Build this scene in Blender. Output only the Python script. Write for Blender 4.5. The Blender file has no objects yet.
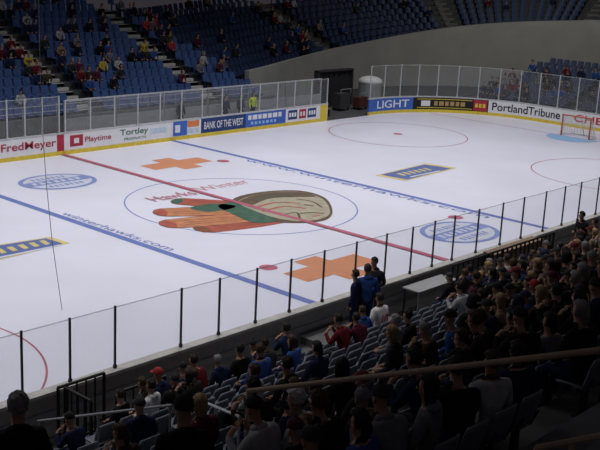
import bpy, bmesh, math, random
import numpy as np
from mathutils import Matrix, Vector
random.seed(7)
SC=bpy.context.scene; COL=SC.collection
try: SC.view_settings.view_transform='Standard'
except Exception: pass
PI=math.pi
# ---------------------------------------------------------------- camera
CAM=np.array([-29.1052,-29.1172,10.0694]); YAW,PIT,ROL,F=.7266,.2576,.0503,1046.976
cf=np.array([math.cos(YAW)*math.cos(PIT),math.sin(YAW)*math.cos(PIT),-math.sin(PIT)])
r0=np.array([math.sin(YAW),-math.cos(YAW),0.0]); u0=np.cross(r0,cf)
cr=r0*math.cos(ROL)+u0*math.sin(ROL); cu=-r0*math.sin(ROL)+u0*math.cos(ROL)
def ray(u,v): return cf+cr*(u-300)/F+cu*(225-v)/F
def onplane(u,v,n,k):
    d=ray(u,v); n=np.array(n,float); t=(k-n@CAM)/(n@d); return CAM+d*t
def Pz(u,v,z=0): return onplane(u,v,(0,0,1),z)
def Py(u,v,y): return onplane(u,v,(0,1,0),y)
def proj(P):
    d=np.array(P,float)-CAM; z=d@cf; return 300+F*(d@cr)/z,225-F*(d@cu)/z
def z_at(x,y,v):
    lo,hi=-20,60
    for _ in range(50):
        m=(lo+hi)/2
        if proj((x,y,m))[1]>v: lo=m
        else: hi=m
    return lo
cam=bpy.data.cameras.new('camera'); co=bpy.data.objects.new('camera',cam); COL.objects.link(co)
co.matrix_world=Matrix([[cr[i],cu[i],-cf[i],CAM[i]] for i in range(3)]+[[0,0,0,1]])
cam.sensor_width=36; cam.lens=36*F/600; cam.clip_end=500; SC.camera=co
# ---------------------------------------------------------------- materials
MC={}
def mat(name,c,rough=.6,noise=.12,scale=6,spec=.3,metal=0):
    if name in MC: return MC[name]
    m=bpy.data.materials.new(name); m.use_nodes=True; nt=m.node_tree; b=nt.nodes['Principled BSDF']
    b.inputs['Roughness'].default_value=rough; b.inputs['Specular IOR Level'].default_value=spec; b.inputs['Metallic'].default_value=metal
    n=nt.nodes.new('ShaderNodeTexNoise'); n.inputs['Scale'].default_value=scale; n.inputs['Detail'].default_value=3
    tc=nt.nodes.new('ShaderNodeTexCoord'); nt.links.new(tc.outputs['Object'],n.inputs['Vector'])
    r=nt.nodes.new('ShaderNodeValToRGB')
    r.color_ramp.elements[0].position=.3; r.color_ramp.elements[1].position=.7
    r.color_ramp.elements[0].color=tuple(x*(1-noise) for x in c)+(1,); r.color_ramp.elements[1].color=tuple(min(1,x*(1+noise)) for x in c)+(1,)
    nt.links.new(n.outputs['Fac'],r.inputs['Fac']); nt.links.new(r.outputs['Color'],b.inputs['Base Color'])
    MC[name]=m; return m
def glassmat(name,tint,haze,hz):
    m=bpy.data.materials.new(name); m.use_nodes=True; nt=m.node_tree; nt.nodes.remove(nt.nodes['Principled BSDF']); o=nt.nodes['Material Output']
    t=nt.nodes.new('ShaderNodeBsdfTransparent'); t.inputs[0].default_value=tint
    d=nt.nodes.new('ShaderNodeBsdfDiffuse'); d.inputs[0].default_value=hz
    g=nt.nodes.new('ShaderNodeBsdfGlossy'); g.inputs['Roughness'].default_value=.05
    a=nt.nodes.new('ShaderNodeMixShader'); a.inputs[0].default_value=haze; nt.links.new(t.outputs[0],a.inputs[1]); nt.links.new(d.outputs[0],a.inputs[2])
    b=nt.nodes.new('ShaderNodeMixShader'); b.inputs[0].default_value=.03; nt.links.new(a.outputs[0],b.inputs[1]); nt.links.new(g.outputs[0],b.inputs[2])
    nt.links.new(b.outputs[0],o.inputs[0]); return m
M_ice=mat('ice',(.76,.76,.87),.35,.04,.25,.2)
M_dconc=mat('dark concrete',(.075,.075,.08),.9,.2,2)
M_wallgrey=mat('grey wall paint',(.34,.34,.32),.8,.08,.5)
M_red=mat('red paint',(.42,.03,.06),.5); M_lred=mat('line red',(.46,.13,.19),.5,.1,2); M_blue=mat('line blue',(.15,.20,.48),.5,.1,2)
M_itext=mat('faded blue lettering',(.18,.24,.52),.5,.1,2); M_ired=mat('faded red lettering',(.58,.26,.30),.5,.1,2); M_iblue=mat('faded ice blue',(.23,.29,.57),.5,.1,2); M_inavy=mat('faded ice navy',(.12,.16,.38),.5,.1,2); M_iyel=mat('faded ice yellow',(.66,.55,.22),.5,.1,2); M_iwhite=mat('faded ice white',(.62,.64,.74),.5,.05)
M_navy=mat('navy paint',(.02,.05,.18),.5); M_pblue=mat('panel blue',(.05,.14,.50),.5); M_lblue=mat('crease blue',(.30,.52,.80),.5)
M_white=mat('white paint',(.78,.78,.80),.5,.04); M_yel=mat('yellow paint',(.72,.55,.06),.5); M_org=mat('orange paint',(.62,.27,.15),.6,.03,1.5,.15); M_sorg=mat('sign orange',(.72,.24,.08),.5)
M_black=mat('black paint',(.015,.015,.015),.5); M_green=mat('green paint',(.03,.16,.09),.5)
M_dgrey=mat('dark grey board',(.42,.41,.40),.6); M_grey=mat('grey metal',(.32,.33,.35),.45,.1,4,.4); M_lgrey=mat('pale metal',(.5,.51,.53),.4,.1,4,.4)
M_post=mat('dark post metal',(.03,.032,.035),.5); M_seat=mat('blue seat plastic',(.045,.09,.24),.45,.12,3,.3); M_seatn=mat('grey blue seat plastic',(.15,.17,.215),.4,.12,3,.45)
M_seate=mat('dim blue seat plastic',(.045,.06,.11),.5); M_rail=mat('brown rail paint',(.46,.34,.23),.5); M_net=mat('white net cord',(.7,.7,.7),.7)  # dim seat plastic: seat blue darkened to paint in the end stand's low light
M_glass=glassmat('rink glass',(.965,.97,.975,1),.055,(.8,.84,.86,1)); M_gedge=glassmat('glass edge',(.85,.88,.88,1),.45,(.75,.8,.8,1)); M_fglass=glassmat('rink glass clear',(.93,.94,.94,1),.06,(.7,.75,.78,1))
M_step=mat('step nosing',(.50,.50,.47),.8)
# ---------------------------------------------------------------- object helpers
def link(name,me,m=None,parent=None):
    o=bpy.data.objects.new(name,me); COL.objects.link(o)
    if m is not None: me.materials.append(m)
    if parent is not None: o.parent=parent
    return o
def mesh(name,v,f,m=None,parent=None,smooth=False):
    me=bpy.data.meshes.new(name); me.from_pydata([tuple(map(float,a)) for a in v],[],f); me.update()
    if smooth: me.polygons.foreach_set('use_smooth',[True]*len(me.polygons))
    return link(name,me,m,parent)
def bmobj(name,bm,m=None,parent=None,smooth=False):
    me=bpy.data.meshes.new(name); bm.to_mesh(me); bm.free()
    if smooth: me.polygons.foreach_set('use_smooth',[True]*len(me.polygons))
    return link(name,me,m,parent)
def tag(o,label,cat,group=None,kind=None):
    o['label']=label; o['category']=cat
    if group: o['group']=group
    if kind: o['kind']=kind
    return o
def struct(o): o['kind']='structure'; return o
def empty(name,loc,rz=0):
    o=bpy.data.objects.new(name,None); COL.objects.link(o); o.location=tuple(map(float,loc)); o.rotation_euler=(0,0,rz); o.empty_display_size=.2; return o
def box(bm,x0,x1,y0,y1,z0,z1,M=None):
    vs=[bm.verts.new((x,y,z)) for z in(z0,z1) for y in(y0,y1) for x in(x0,x1)]
    for q in((0,2,3,1),(4,5,7,6),(0,1,5,4),(2,6,7,3),(0,4,6,2),(1,3,7,5)): bm.faces.new([vs[i] for i in q])
    if M is not None: bmesh.ops.transform(bm,matrix=M,verts=vs)
def tube(bm,a,b,r,n=8,r2=None):
    a=Vector(tuple(map(float,a))); b=Vector(tuple(map(float,b))); d=b-a; L=d.length
    M=Matrix.Translation((a+b)/2)@d.to_track_quat('Z','Y').to_matrix().to_4x4()
    bmesh.ops.create_cone(bm,cap_ends=True,segments=n,radius1=r,radius2=r if r2 is None else r2,depth=L,matrix=M)
ONES='zero first second third fourth fifth sixth seventh eighth ninth tenth eleventh twelfth thirteenth fourteenth fifteenth sixteenth seventeenth eighteenth nineteenth'.split()
TENS={2:('twenty','twentieth'),3:('thirty','thirtieth'),4:('forty','fortieth'),5:('fifty','fiftieth'),6:('sixty','sixtieth'),7:('seventy','seventieth'),8:('eighty','eightieth'),9:('ninety','ninetieth')}
def ordn(n):
    if n<20: return ONES[n]
    t,o=divmod(n,10); return TENS[t][1] if o==0 else TENS[t][0]+'-'+ONES[o]
def textmesh(s,bold=.012):
    cu_=bpy.data.curves.new('t','FONT'); cu_.body=s; cu_.size=1; cu_.offset=bold
    o=bpy.data.objects.new('t',cu_); COL.objects.link(o); bpy.context.view_layer.update()
    me=bpy.data.meshes.new_from_object(o.evaluated_get(bpy.context.evaluated_depsgraph_get()))
    V=np.array([v.co[:] for v in me.vertices]); Fc=[tuple(p.vertices) for p in me.polygons]
    bpy.data.objects.remove(o); bpy.data.curves.remove(cu_); bpy.data.meshes.remove(me)
    V[:,:2]-=V[:,:2].min(0); V[:,:2]/=np.maximum(V[:,:2].max(0),1e-6); return V,Fc
def catm(P,n=8,closed=False):
    P=np.array(P,float); o=[]
    Q=np.vstack([P[-1],P,P[0],P[1]]) if closed else np.vstack([2*P[0]-P[1],P,2*P[-1]-P[-2]])
    for i in range(1,len(Q)-2):
        for k in range(n):
            t=k/n; o.append(.5*((2*Q[i])+(-Q[i-1]+Q[i+1])*t+(2*Q[i-1]-5*Q[i]+4*Q[i+1]-Q[i+2])*t*t+(-Q[i-1]+3*Q[i]-3*Q[i+1]+Q[i+2])*t**3))
    if not closed: o.append(P[-1])
    return np.array(o)
# ---------------------------------------------------------------- rink outline
HW,HL,CR,B=12.09,31.4,7.5,6.886
def arc(cx,cy,a0,a1,n=24): return [(cx+CR*math.cos(a0+(a1-a0)*i/n),cy+CR*math.sin(a0+(a1-a0)*i/n)) for i in range(n+1)]
XL=-31.4
path=[(XL+CR+i*(HL-CR-XL-CR)/60,HW) for i in range(60)]+arc(HL-CR,HW-CR,PI/2,0)+[(HL,HW-CR-i*.5) for i in range(1,18)]+arc(HL-CR,-HW+CR,0,-PI/2)
path=np.array(path); seg=np.linalg.norm(np.diff(path,axis=0),axis=1); S=np.concatenate([[0],np.cumsum(seg)])
def pt(s,off=0.0):
    x=np.interp(s,S,path[:,0]); y=np.interp(s,S,path[:,1])
    e=.05; d=np.array([np.interp(s+e,S,path[:,0])-np.interp(s-e,S,path[:,0]),np.interp(s+e,S,path[:,1])-np.interp(s-e,S,path[:,1])]); d/=np.linalg.norm(d)
    return np.array([x,y])+off*np.array([-d[1],d[0]]), d
US=[];SS=[]
for s in np.linspace(4,S[-1]-8,900):
    q,_=pt(s); u,_v=proj((q[0],q[1],.5))
    if not US or u>US[-1]: US.append(u); SS.append(s)
def s_of_u(u): return float(np.interp(u,US,SS))
def strip(name,s0,s1,z0,z1,o0,o1,m,parent=None):
    n=max(2,int((s1-s0)/.4)+1); v=[];f=[]
    for i in range(n):
        s=s0+(s1-s0)*i/(n-1); a,_=pt(s,o0); b,_=pt(s,o1)
        v+=[(a[0],a[1],z0),(a[0],a[1],z1),(b[0],b[1],z1),(b[0],b[1],z0)]
    for i in range(n-1):
        k=4*i
        for j in range(4): f.append((k+j,k+(j+1)%4,k+4+(j+1)%4,k+4+j))
    f+=[(3,2,1,0),(4*n-4,4*n-3,4*n-2,4*n-1)]
    return mesh(name,v,f,m,parent)
def stext(t,ua,ub,z0,z1,m,parent,name='lettering'):
    V,Fc=textmesh(t); s0,s1=s_of_u(ua),s_of_u(ub); w=[]
    for a in V:
        q,_=pt(s0+(s1-s0)*a[0],-.014); w.append((q[0],q[1],z0+(z1-z0)*a[1]))
    return mesh(name,w,Fc,m,parent)
def spatch(ua,ub,z0,z1,m,parent,name='panel_patch',off=-.006): return strip(name,s_of_u(ua),s_of_u(ub),z0,z1,off,0,m,parent)
def smarks(u0_,ws,gap,z0,z1,m,parent):
    uu=u0_
    for w_ in ws: spatch(uu,uu+w_,z0,z1,m,parent,'pale_mark',-.010); uu+=w_+gap
# ---------------------------------------------------------------- ice and markings
left=arc(XL+CR,-HW+CR,-PI/2,-PI)+arc(XL+CR,HW-CR,PI,PI/2)
outl=[tuple(p) for p in path]+left
ice=mesh('floor_ice',[(x,y,0) for x,y in outl],[tuple(range(len(outl)))],M_ice); struct(ice)
sl=mesh('floor',[(-60,-45,-.03),(75,-45,-.03),(75,60,-.03),(-60,60,-.03)],[(0,1,2,3)],M_dconc); struct(sl)
def decal(name,pts,m,z): return mesh(name,[(p[0],p[1],z) for p in pts],[tuple(range(len(pts)))],m,ice)
def pdecal(name,px,m,z,smooth=False):
    P=[Pz(u,v)[:2] for u,v in px]
    return decal(name,catm(P,5,True) if smooth else P,m,z)
def quad(name,x0,x1,y0,y1,m,z): return decal(name,[(x0,y0),(x1,y0),(x1,y1),(x0,y1)],m,z)
def ring(name,cx,cy,r,w,m,z,n=96,k2=1.0):
    v=[(cx+q*math.cos(2*PI*k/n),cy+k2*q*math.sin(2*PI*k/n),z) for q in(r-w/2,r+w/2) for k in range(n)]
    return mesh(name,v,[(k,(k+1)%n,n+(k+1)%n,n+k) for k in range(n)],m,ice)
def disc(name,cx,cy,r,m,z,ry=None,n=40): return decal(name,[(cx+r*math.cos(2*PI*k/n),cy+(ry or r)*math.sin(2*PI*k/n)) for k in range(n)],m,z)
quad('centre_line',-.14,.14,-HW,HW,M_lred,.032)
for sx in(-1,1): quad('blue_line',sx*B-.16,sx*B+.16,-HW,HW,M_blue,.004)
quad('goal_line',27.85,27.92,-10.5,10.5,M_lred,.004)
ring('centre_circle',.05,0,4.68,.06,M_iblue,.006)
for cx,cy,r in((19.3,6.7,4.0),(19.3,-6.7,4.0),(-19.4,-6.7,4.57),(-19.4,6.7,4.57)):
    ring('faceoff_circle',cx,cy,r,.055,M_lred,.006); disc('faceoff_spot',cx,cy,.27,M_lred,.007)
for sx,cy in((-1,-6.75),(1,-6.75),(1,6.7)): disc('faceoff_spot',sx*(B-1.5),cy,.31,M_lred,.007)
decal('goal_crease',[(27.85,-1.6),(27.85,1.6)]+[(27.85-1.75*math.sin(PI*k/16),1.6*math.cos(PI*k/16)) for k in range(1,16)],M_lblue,.006)
def plus(cx,cy):
    a,b,w=1.78,1.22,.55
    decal('orange_cross',[(cx-a,cy-w),(cx-w,cy-w),(cx-w,cy-b),(cx+w,cy-b),(cx+w,cy-w),(cx+a,cy-w),(cx+a,cy+w),(cx+w,cy+w),(cx+w,cy+b),(cx-w,cy+b),(cx-w,cy+w),(cx-a,cy+w)],M_org,.008)
for u,v in((332,267.5),(177,163.5)): q=Pz(u,v); plus(q[0],q[1])
def badge(px):
    pdecal('yellow_border',px,M_iyel,.008); c=np.mean(px,0)
    pdecal('blue_panel',[c+(np.array(p)-c)*.86 for p in px],M_inavy,.010)
    q=Pz(*c)
    for k in range(6):
        xx=q[0]-1.25+.42*k; decal('badge_mark',[(xx,q[1]-.22),(xx+.2,q[1]-.22),(xx+.30,q[1]+.3),(xx+.08,q[1]+.3)],M_iyel,.013)
    quad('pale_stripe',q[0]-1.2,q[0]+1.2,q[1]-.62,q[1]-.48,M_iwhite,.012)
badge([(375,175.5),(426,163.5),(457,168),(406,181)])
badge([(-28,249),(50,237),(70,243),(-12,263)])
def oval(u,v,a,b):
    q=Pz(u,v); x,y=q[0],q[1]
    disc('blue_oval',x,y,a,M_iblue,.008,b); disc('white_oval',x,y,a*.88,M_iwhite,.010,b*.86)
    decal('blue_band',[(x-a*.92,y-b*.22),(x+a*.92,y-b*.22),(x+a*.92,y+b*.26),(x-a*.92,y+b*.26)],M_iblue,.012)
    for w,h,hh,m in((.50,.48,.12,M_iblue),(.72,.02,.13,M_iwhite),(.50,-.48,.12,M_iblue)):
        n=7
        for j in range(n):
            xx=x-a*w+2*a*w*j/n; wd=2*a*w/n; decal('oval_mark',[(xx,y+b*(h-hh)),(xx+wd*(.45+.2*(j%2)),y+b*(h-hh)),(xx+wd*(.7-.1*(j%3)),y+b*(h+hh)),(xx+wd*.12,y+b*(h+hh))],m,.014)
oval(58,181.5,1.75,1.4); oval(460,232,1.75,1.4)
def itext(t,u_a,v_a,u_b,v_b,h,m,xd,name='lettering',z=.009,bold=0.0):
    V,Fc=textmesh(t,bold); a=Pz(u_a,v_a); b=Pz(u_b,v_b); d=(b-a)[:2]; L=abs(d@np.array(xd)); yd=(-xd[1],xd[0])
    return mesh(name,[(a[0]+xd[0]*L*w[0]+yd[0]*h*w[1],a[1]+xd[1]*L*w[0]+yd[1]*h*w[1],z) for w in V],Fc,m,ice)
itext('www.winterhawks.com',243,160.5,488,218,.46,M_itext,(0,-1))
itext('winterhawks.com',60,214,176,249.5,.38,M_itext,(0,-1))
itext('Winter',203,191.5,258,184,.74,M_ired,(1,0)); itext('Hawks',156,202,203,195.5,.74,M_ired,(1,0),z=.028)
# centre emblem: feathers and a profile in flat paint
M_eo=mat('emblem orange',(.52,.22,.11),.5,.2,3); M_er=mat('emblem red',(.40,.10,.07),.5,.2,3); M_eg=mat('emblem green',(.06,.13,.09),.5,.25,3); M_et=mat('emblem tan',(.40,.36,.27),.5,.15,2.5); M_eb=mat('emblem umber',(.13,.09,.06),.5,.2,3); M_ep=mat('emblem pale',(.52,.48,.38),.5,.15,3); M_em=mat('emblem rust',(.24,.09,.05),.5,.2,3)
pdecal('emblem_outline',[(232,200),(262,192),(300,190.8),(325,198),(332.5,212),(324.5,220.5),(300,223.3),(268,221.5),(244,216)],M_eb,.010,True)
def feather(a,b,w,m,tip,z):
    A=Pz(*a)[:2];Bq=Pz(*b)[:2]; d=Bq-A; L=np.linalg.norm(d); d/=L; nn=np.array([-d[1],d[0]])
    prof=[(0,.12),(.03,.62),(.10,.9),(.35,1),(.65,.98),(1,.7)]
    decal('emblem_feather_rim',[A-d*.05+d*(L+.05)*t+nn*(w+.05)*k for t,k in prof]+[A-d*.05+d*(L+.05)*t-nn*(w+.05)*k for t,k in prof[::-1]],M_em,z)
    decal('emblem_feather',[A+d*L*t+nn*w*k for t,k in prof]+[A+d*L*t-nn*w*k for t,k in prof[::-1]],m,z+.0012)
    tp=[(0,.1),(.03,.6),(.10,.88)]; decal('emblem_feather_tip',[A+d*L*t+nn*w*k for t,k in tp]+[A+d*L*.14]+[A+d*L*t-nn*w*k for t,k in tp[::-1]],tip,z+.0024)
    for kk in(-.45,0,.45): decal('emblem_quill',[A+d*L*.2+nn*(w*kk+.025),A+d*L+nn*(w*kk*.7+.025),A+d*L+nn*(w*kk*.7-.025),A+d*L*.2+nn*(w*kk-.025)],M_em,z+.0024)
feather((196,230),(284,219),.60,M_er,M_em,.006)
feather((172,201),(252,206),.58,M_er,M_eg,.0085)
feather((161,225),(266,216),.66,M_eo,M_er,.0115)
feather((154,213),(252,210),.64,M_eo,M_er,.0145)
pdecal('emblem_band',[(218,206),(244,202),(262,211),(276,221),(254,223),(236,216)],M_eg,.0185,True)
pdecal('emblem_band',[(190,208),(214,204),(236,206.5),(222,211),(204,212)],M_eg,.0185,True)
pdecal('emblem_profile',[(238,202),(263,193.7),(299,192.4),(322,199),(330,212),(322,219),(300,221.8),(276,218.5),(254,211)],M_et,.021,True)
pdecal('emblem_hair',[(238,202.5),(262,194),(299,192.6),(316,197),(296,197.5),(270,199),(250,206)],M_eb,.023,True)
def stroke(pts,w,m,z=.0245):
    C=catm([Pz(u,v)[:2] for u,v in pts],6); T=np.gradient(C,axis=0); T/=np.linalg.norm(T,axis=1)[:,None]; N=np.stack([-T[:,1],T[:,0]],1)
    k=len(C); mesh('emblem_stroke',[(*(C[i]+N[i]*w),z) for i in range(k)]+[(*(C[i]-N[i]*w),z) for i in range(k)],[(i,i+1,k+i+1,k+i) for i in range(k-1)],m,ice)
for pts,w,m in(([(256,208),(276,203),(300,204)],.06,M_er),([(262,212),(284,207),(306,209)],.06,M_er),([(296,199.5),(312,202),(322,208)],.05,M_eb),([(304,205),(314,206.5)],.07,M_eb),([(300,214),(312,213),(324,214)],.06,M_eb),([(280,216),(296,213),(300,219)],.05,M_eb),([(312,217),(320,216)],.05,M_er),([(258,200),(276,196.5),(296,195.5)],.05,M_eg)): stroke(pts,w,m)
# ---------------------------------------------------------------- dasher boards, far and end
def board(ua,ub,bg,label,kick=M_yel):
    t=empty('rink_board',(0,0,0)); tag(t,label,'rink board'); s0,s1=s_of_u(ua),s_of_u(ub)
    if ua<-20: s0-=4
    p=strip('panel',s0,s1,.2,1.0,0,.1,bg,t); strip('kick_plate',s0,s1,0,.2,-.004,.1,kick,t); strip('top_cap',s0,s1,1.0,1.07,-.015,.16,M_lgrey,t)
    return p
b=board(-55,57,M_white,'white rink board with large red supermarket lettering at far left'); stext('FredMeyer',1,56,.36,.84,M_red,b)
b=board(57.2,64,M_red,'narrow dark red board where the centre line meets far boards')
b=board(64.2,171.5,M_white,'white rink board with red square emblem and green script lettering')
spatch(70,83,.35,.9,M_red,b,'red_square'); spatch(74,79,.5,.75,M_white,b,'square_mark',-.01); stext('Playtime',85,111,.42,.76,M_red,b); stext('Tortley',120,148,.52,.90,M_green,b); stext('PRODUCTS',124,146,.34,.46,M_green,b); spatch(150,166,.5,.78,mat('pale blue paint',(.55,.65,.75)),b,'pale_patch')
b=board(171.7,201,M_white,'white rink board with blue block and orange swoosh patch'); spatch(173,187,.22,.99,M_pblue,b,'blue_block'); spatch(175,180,.4,.8,M_white,b,'white_mark',-.01); spatch(187.3,199,.62,.95,M_sorg,b,'orange_patch'); spatch(187.3,199,.3,.55,mat('pale blue paint',(.55,.65,.75)),b,'pale_patch')
b=board(201.2,245.4,M_navy,'navy rink board with white bank lettering on far side'); stext('BANK OF THE WEST',204,243,.40,.80,M_white,b)
b=board(245.6,285.5,M_pblue,'blue rink board with two rows of pale marks on far side'); smarks(248,(3.2,4.6,3.0,4.2,3.6,4.4,3.0),1.2,.62,.88,M_white,b); smarks(251,(2.2,2.6,2.0,2.2,2.6,2.4,2.0),1.5,.34,.50,M_lblue,b)
b=board(285.7,327.5,M_white,'white rink board with navy and red boxes left of gate'); spatch(288,297,.35,.9,M_navy,b,'navy_box'); smarks(289,(1.8,1.8,1.8),.8,.5,.75,M_white,b); spatch(299,306,.35,.9,M_red,b,'red_box'); smarks(300.2,(1.6,1.6),1.2,.5,.75,M_white,b); spatch(307.5,316,.35,.9,M_navy,b,'navy_box'); smarks(308.7,(1.6,1.6,1.6),.8,.5,.75,M_white,b); spatch(320,327,.2,1.0,M_yel,b,'yellow_end')
b=board(369,413,M_pblue,'blue rink board with white lettering right of the open gate'); stext('LIGHT',377,409,.36,.86,M_white,b)
b=board(413.2,488,M_black,'black rink board with yellow frame in the far corner'); spatch(417,472,.86,.9,M_yel,b,'yellow_rule'); spatch(417,472,.3,.34,M_yel,b,'yellow_rule'); spatch(421,430,.42,.78,M_white,b,'white_mark'); smarks(434,(3.4,4.6,3.4,4.2,3.4,4.4),1.5,.46,.74,mat('brown gold paint',(.45,.30,.12)),b); spatch(473.5,487,.24,.96,M_red,b,'red_end'); smarks(475,(2.6,2.6,2.6),1.2,.46,.72,M_yel,b)
b=board(488.2,563.5,M_white,'white rink board with black newspaper lettering at far end'); stext('PortlandTribune',492,560,.36,.88,M_black,b)
b=board(563.7,640,M_white,'white rink board with bold red lettering behind the goal'); stext('CHEV',574,612,.38,.84,mat('bright red paint',(.6,.03,.03)),b)
# near boards
nb=empty('rink_board',(0,0,0)); tag(nb,'long dark grey rink board along the near side of the ice','rink board')
bm=bmesh.new(); box(bm,-27,20,-HW-.10,-HW,0,1.0); nbp=bmobj('panel',bm,M_dgrey,nb)
bm=bmesh.new(); box(bm,-27,20,-HW-.24,-HW+.03,1.0,1.07); bmobj('top_cap',bm,mat('beige cap',(.55,.53,.50),.5),nb)
bm=bmesh.new(); box(bm,-27,20,-HW-.14,-HW-.1,.45,.6); bmobj('rail_strip',bm,M_grey,nbp)
# ---------------------------------------------------------------- glass
def pane(p0,p1,z0,z1,m,label,group):
    p0=np.array(p0);p1=np.array(p1); d=(p1-p0)/np.linalg.norm(p1-p0)
    a=p0+d*.025; b_=p1-d*.025
    o=mesh('rink_shield',[(a[0],a[1],z0),(b_[0],b_[1],z0),(b_[0],b_[1],z1-.03),(a[0],a[1],z1-.03)],[(0,1,2,3)],m); tag(o,label,'glass shield',group)
    mesh('polished_edge',[(a[0],a[1],z1-.03),(b_[0],b_[1],z1-.03),(b_[0],b_[1],z1),(a[0],a[1],z1)],[(0,1,2,3)],M_gedge,o)
def stanch(p,z0,z1,m,label,group,w=.045):
    bm=bmesh.new(); box(bm,-w/2,w/2,-w/2,w/2,0,z1-z0); o=bmobj('glass_stanchion',bm,m); o.location=(p[0],p[1],z0); tag(o,label,'post',group)
    bm=bmesh.new(); box(bm,-w*.8,w*.8,-w*.8,w*.8,0,.08); bmobj('base_shoe',bm,m,o)
nu=[22,70,115,181,219,256,290,323,355,385,411,433,453,477,501,522,544,563,579,597]
def nearx(u):
    lo,hi=-30,25
    for _ in range(40):
        m=(lo+hi)/2
        if proj((m,-HW-.07,1.6))[0]<u: lo=m
        else: hi=m
    return lo
nx=[nearx(-28)]+[nearx(u) for u in nu]; nx+=[nx[-1]+1.25]
for i,x in enumerate(nx):
    stanch((x,-HW-.07),1.07,2.50,M_post,'dark post between glass panes on near boards, %s from the left'%ordn(i+1),'near glass posts',.04)
    if i<len(nx)-1: pane((x,-HW-.07),(nx[i+1],-HW-.07),1.07,2.48,M_glass,'clear glass pane standing on the near boards, %s from the left'%ordn(i+1),'near glass panes')
def farglass(s0,s1,n,h,where,grp):
    ss=np.linspace(s0,s1,n+1)
    for i,s in enumerate(ss):
        q,_=pt(s,.06); stanch(q,1.07,1.07+h+.02,M_lgrey,'pale glass post on the %s, %s from the left'%(where,ordn(i+1)),grp+' posts',.055)
        if i<n:
            q2,_=pt(ss[i+1],.06); pane(q,q2,1.07,1.07+h,M_fglass,'clear glass pane on the %s, %s from the left'%(where,ordn(i+1)),grp+' panes')
farglass(s_of_u(-10),s_of_u(60),4,1.75,'far boards left of centre line','far left glass')
farglass(s_of_u(66),s_of_u(327),13,1.5,'far boards right of centre line','far side glass')
farglass(s_of_u(370),s_of_u(615),13,2.05,'end boards beyond the goal','end glass')
bm=bmesh.new(); cp=[Py(62,310,-HW-.1),Py(52,240,-HW-.1),Py(46,180,-HW-.1),Py(42,122,-HW-.1),Py(40,60,-HW-.1),Py(38,-40,-HW-.1)]
for a,c in zip(cp,cp[1:]): tube(bm,a,c,.007,6)
tag(bmobj('net_cable',bm,mat('cable grey',(.45,.46,.47))),'thin grey safety net cable rising above near glass at left','cable')
# ---------------------------------------------------------------- goal
M_goal=mat('goal orange red',(.50,.14,.09),.5)
g=empty('hockey_goal',(27.9,0,0)); tag(g,'red framed hockey goal with white net on the ice','hockey goal')
bm=bmesh.new()
for y in(-.915,.915): tube(bm,(0,y,0),(0,y,1.25),.045,10)
tube(bm,(0,-.96,1.25),(0,.96,1.25),.045,10); bmobj('goal_frame',bm,M_goal,g)
bm=bmesh.new(); pb=[(0,-.915,.04),(.5,-1.1,.04),(1.05,-.8,.04),(1.12,0,.04),(1.05,.8,.04),(.5,1.1,.04),(0,.915,.04)]
for a,c in zip(pb,pb[1:]): tube(bm,a,c,.03,8)
pt_=[(0,-.9,1.22),(.45,-.75,1.2),(.55,0,1.2),(.45,.75,1.2),(0,.9,1.22)]
for a,c in zip(pt_,pt_[1:]): tube(bm,a,c,.025,8)
tube(bm,(.55,0,1.2),(1.12,0,.04),.025,8); bmobj('back_frame',bm,M_net,g)
bm=bmesh.new()
def lerp(a,c,t): return tuple(a[i]+(c[i]-a[i])*t for i in range(3))
def pl(P,t):
    k=min(int(t*(len(P)-1)),len(P)-2); return lerp(P[k],P[k+1],t*(len(P)-1)-k)
for i in range(25): tube(bm,pl(pb,i/24),pl(pt_,i/24),.009,4)
for j in range(1,9):
    for i in range(24): tube(bm,lerp(pl(pb,i/24),pl(pt_,i/24),j/9),lerp(pl(pb,(i+1)/24),pl(pt_,(i+1)/24),j/9),.009,4)
bmobj('net',bm,M_net,g)
# ---------------------------------------------------------------- near stand
NY,NZ,NP,NR=-14.2,.35,.8,.36
v=[];f=[]
prof=[(-12.3,0),(-13.75,0)]
for r in range(22):
    y=NY+.42-NP*r; z=NZ+NR*r; prof+=[(y,prof[-1][1]),(y,z)]
prof+=[(NY-NP*22,NZ+NR*21)]
for x in(-42,24):
    for y,z in prof: v.append((x,y,z))
n=len(prof)
struct(mesh('floor_near_stand',v,[(i,i+1,n+i+1,n+i) for i in range(n-1)],mat('stand concrete',(.11,.108,.11),.9,.2,2)))
# ---------------------------------------------------------------- seats
def slab(fn,nu_,nv_,th):
    bm=bmesh.new(); A=[];Bv=[]
    for j in range(nv_+1):
        for i in range(nu_+1):
            p=fn(-1+2*i/nu_,j/nv_); A.append(bm.verts.new(p[0])); Bv.append(bm.verts.new([p[0][k]+p[1][k]*th for k in range(3)]))
    w=nu_+1
    for j in range(nv_):
        for i in range(nu_):
            k=j*w+i; bm.faces.new((A[k],A[k+1],A[k+w+1],A[k+w])); bm.faces.new((Bv[k],Bv[k+w],Bv[k+w+1],Bv[k+1]))
    bd=[i for i in range(w)]+[j*w+nu_ for j in range(1,nv_+1)]+[nv_*w+i for i in range(nu_-1,-1,-1)]+[j*w for j in range(nv_-1,0,-1)]
    for a,c in zip(bd,bd[1:]+bd[:1]): bm.faces.new((A[a],Bv[a],Bv[c],A[c]))
    bmesh.ops.recalc_face_normals(bm,faces=bm.faces); return bm
back_fn=lambda s,t:((.23*s*(1-.18*t**5),-.19-.09*t+.05*s*s,.47+.40*t-.03*t*s*s),(0,-1,.1))
pan_fn=lambda s,t:((.22*s*(1-.1*t**4),-.17+.40*t,.43+.03*s*s+.015*math.sin(PI*t)),(0,0,-1))
seatP=empty('stadium_seat',(0,0,0))
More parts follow.
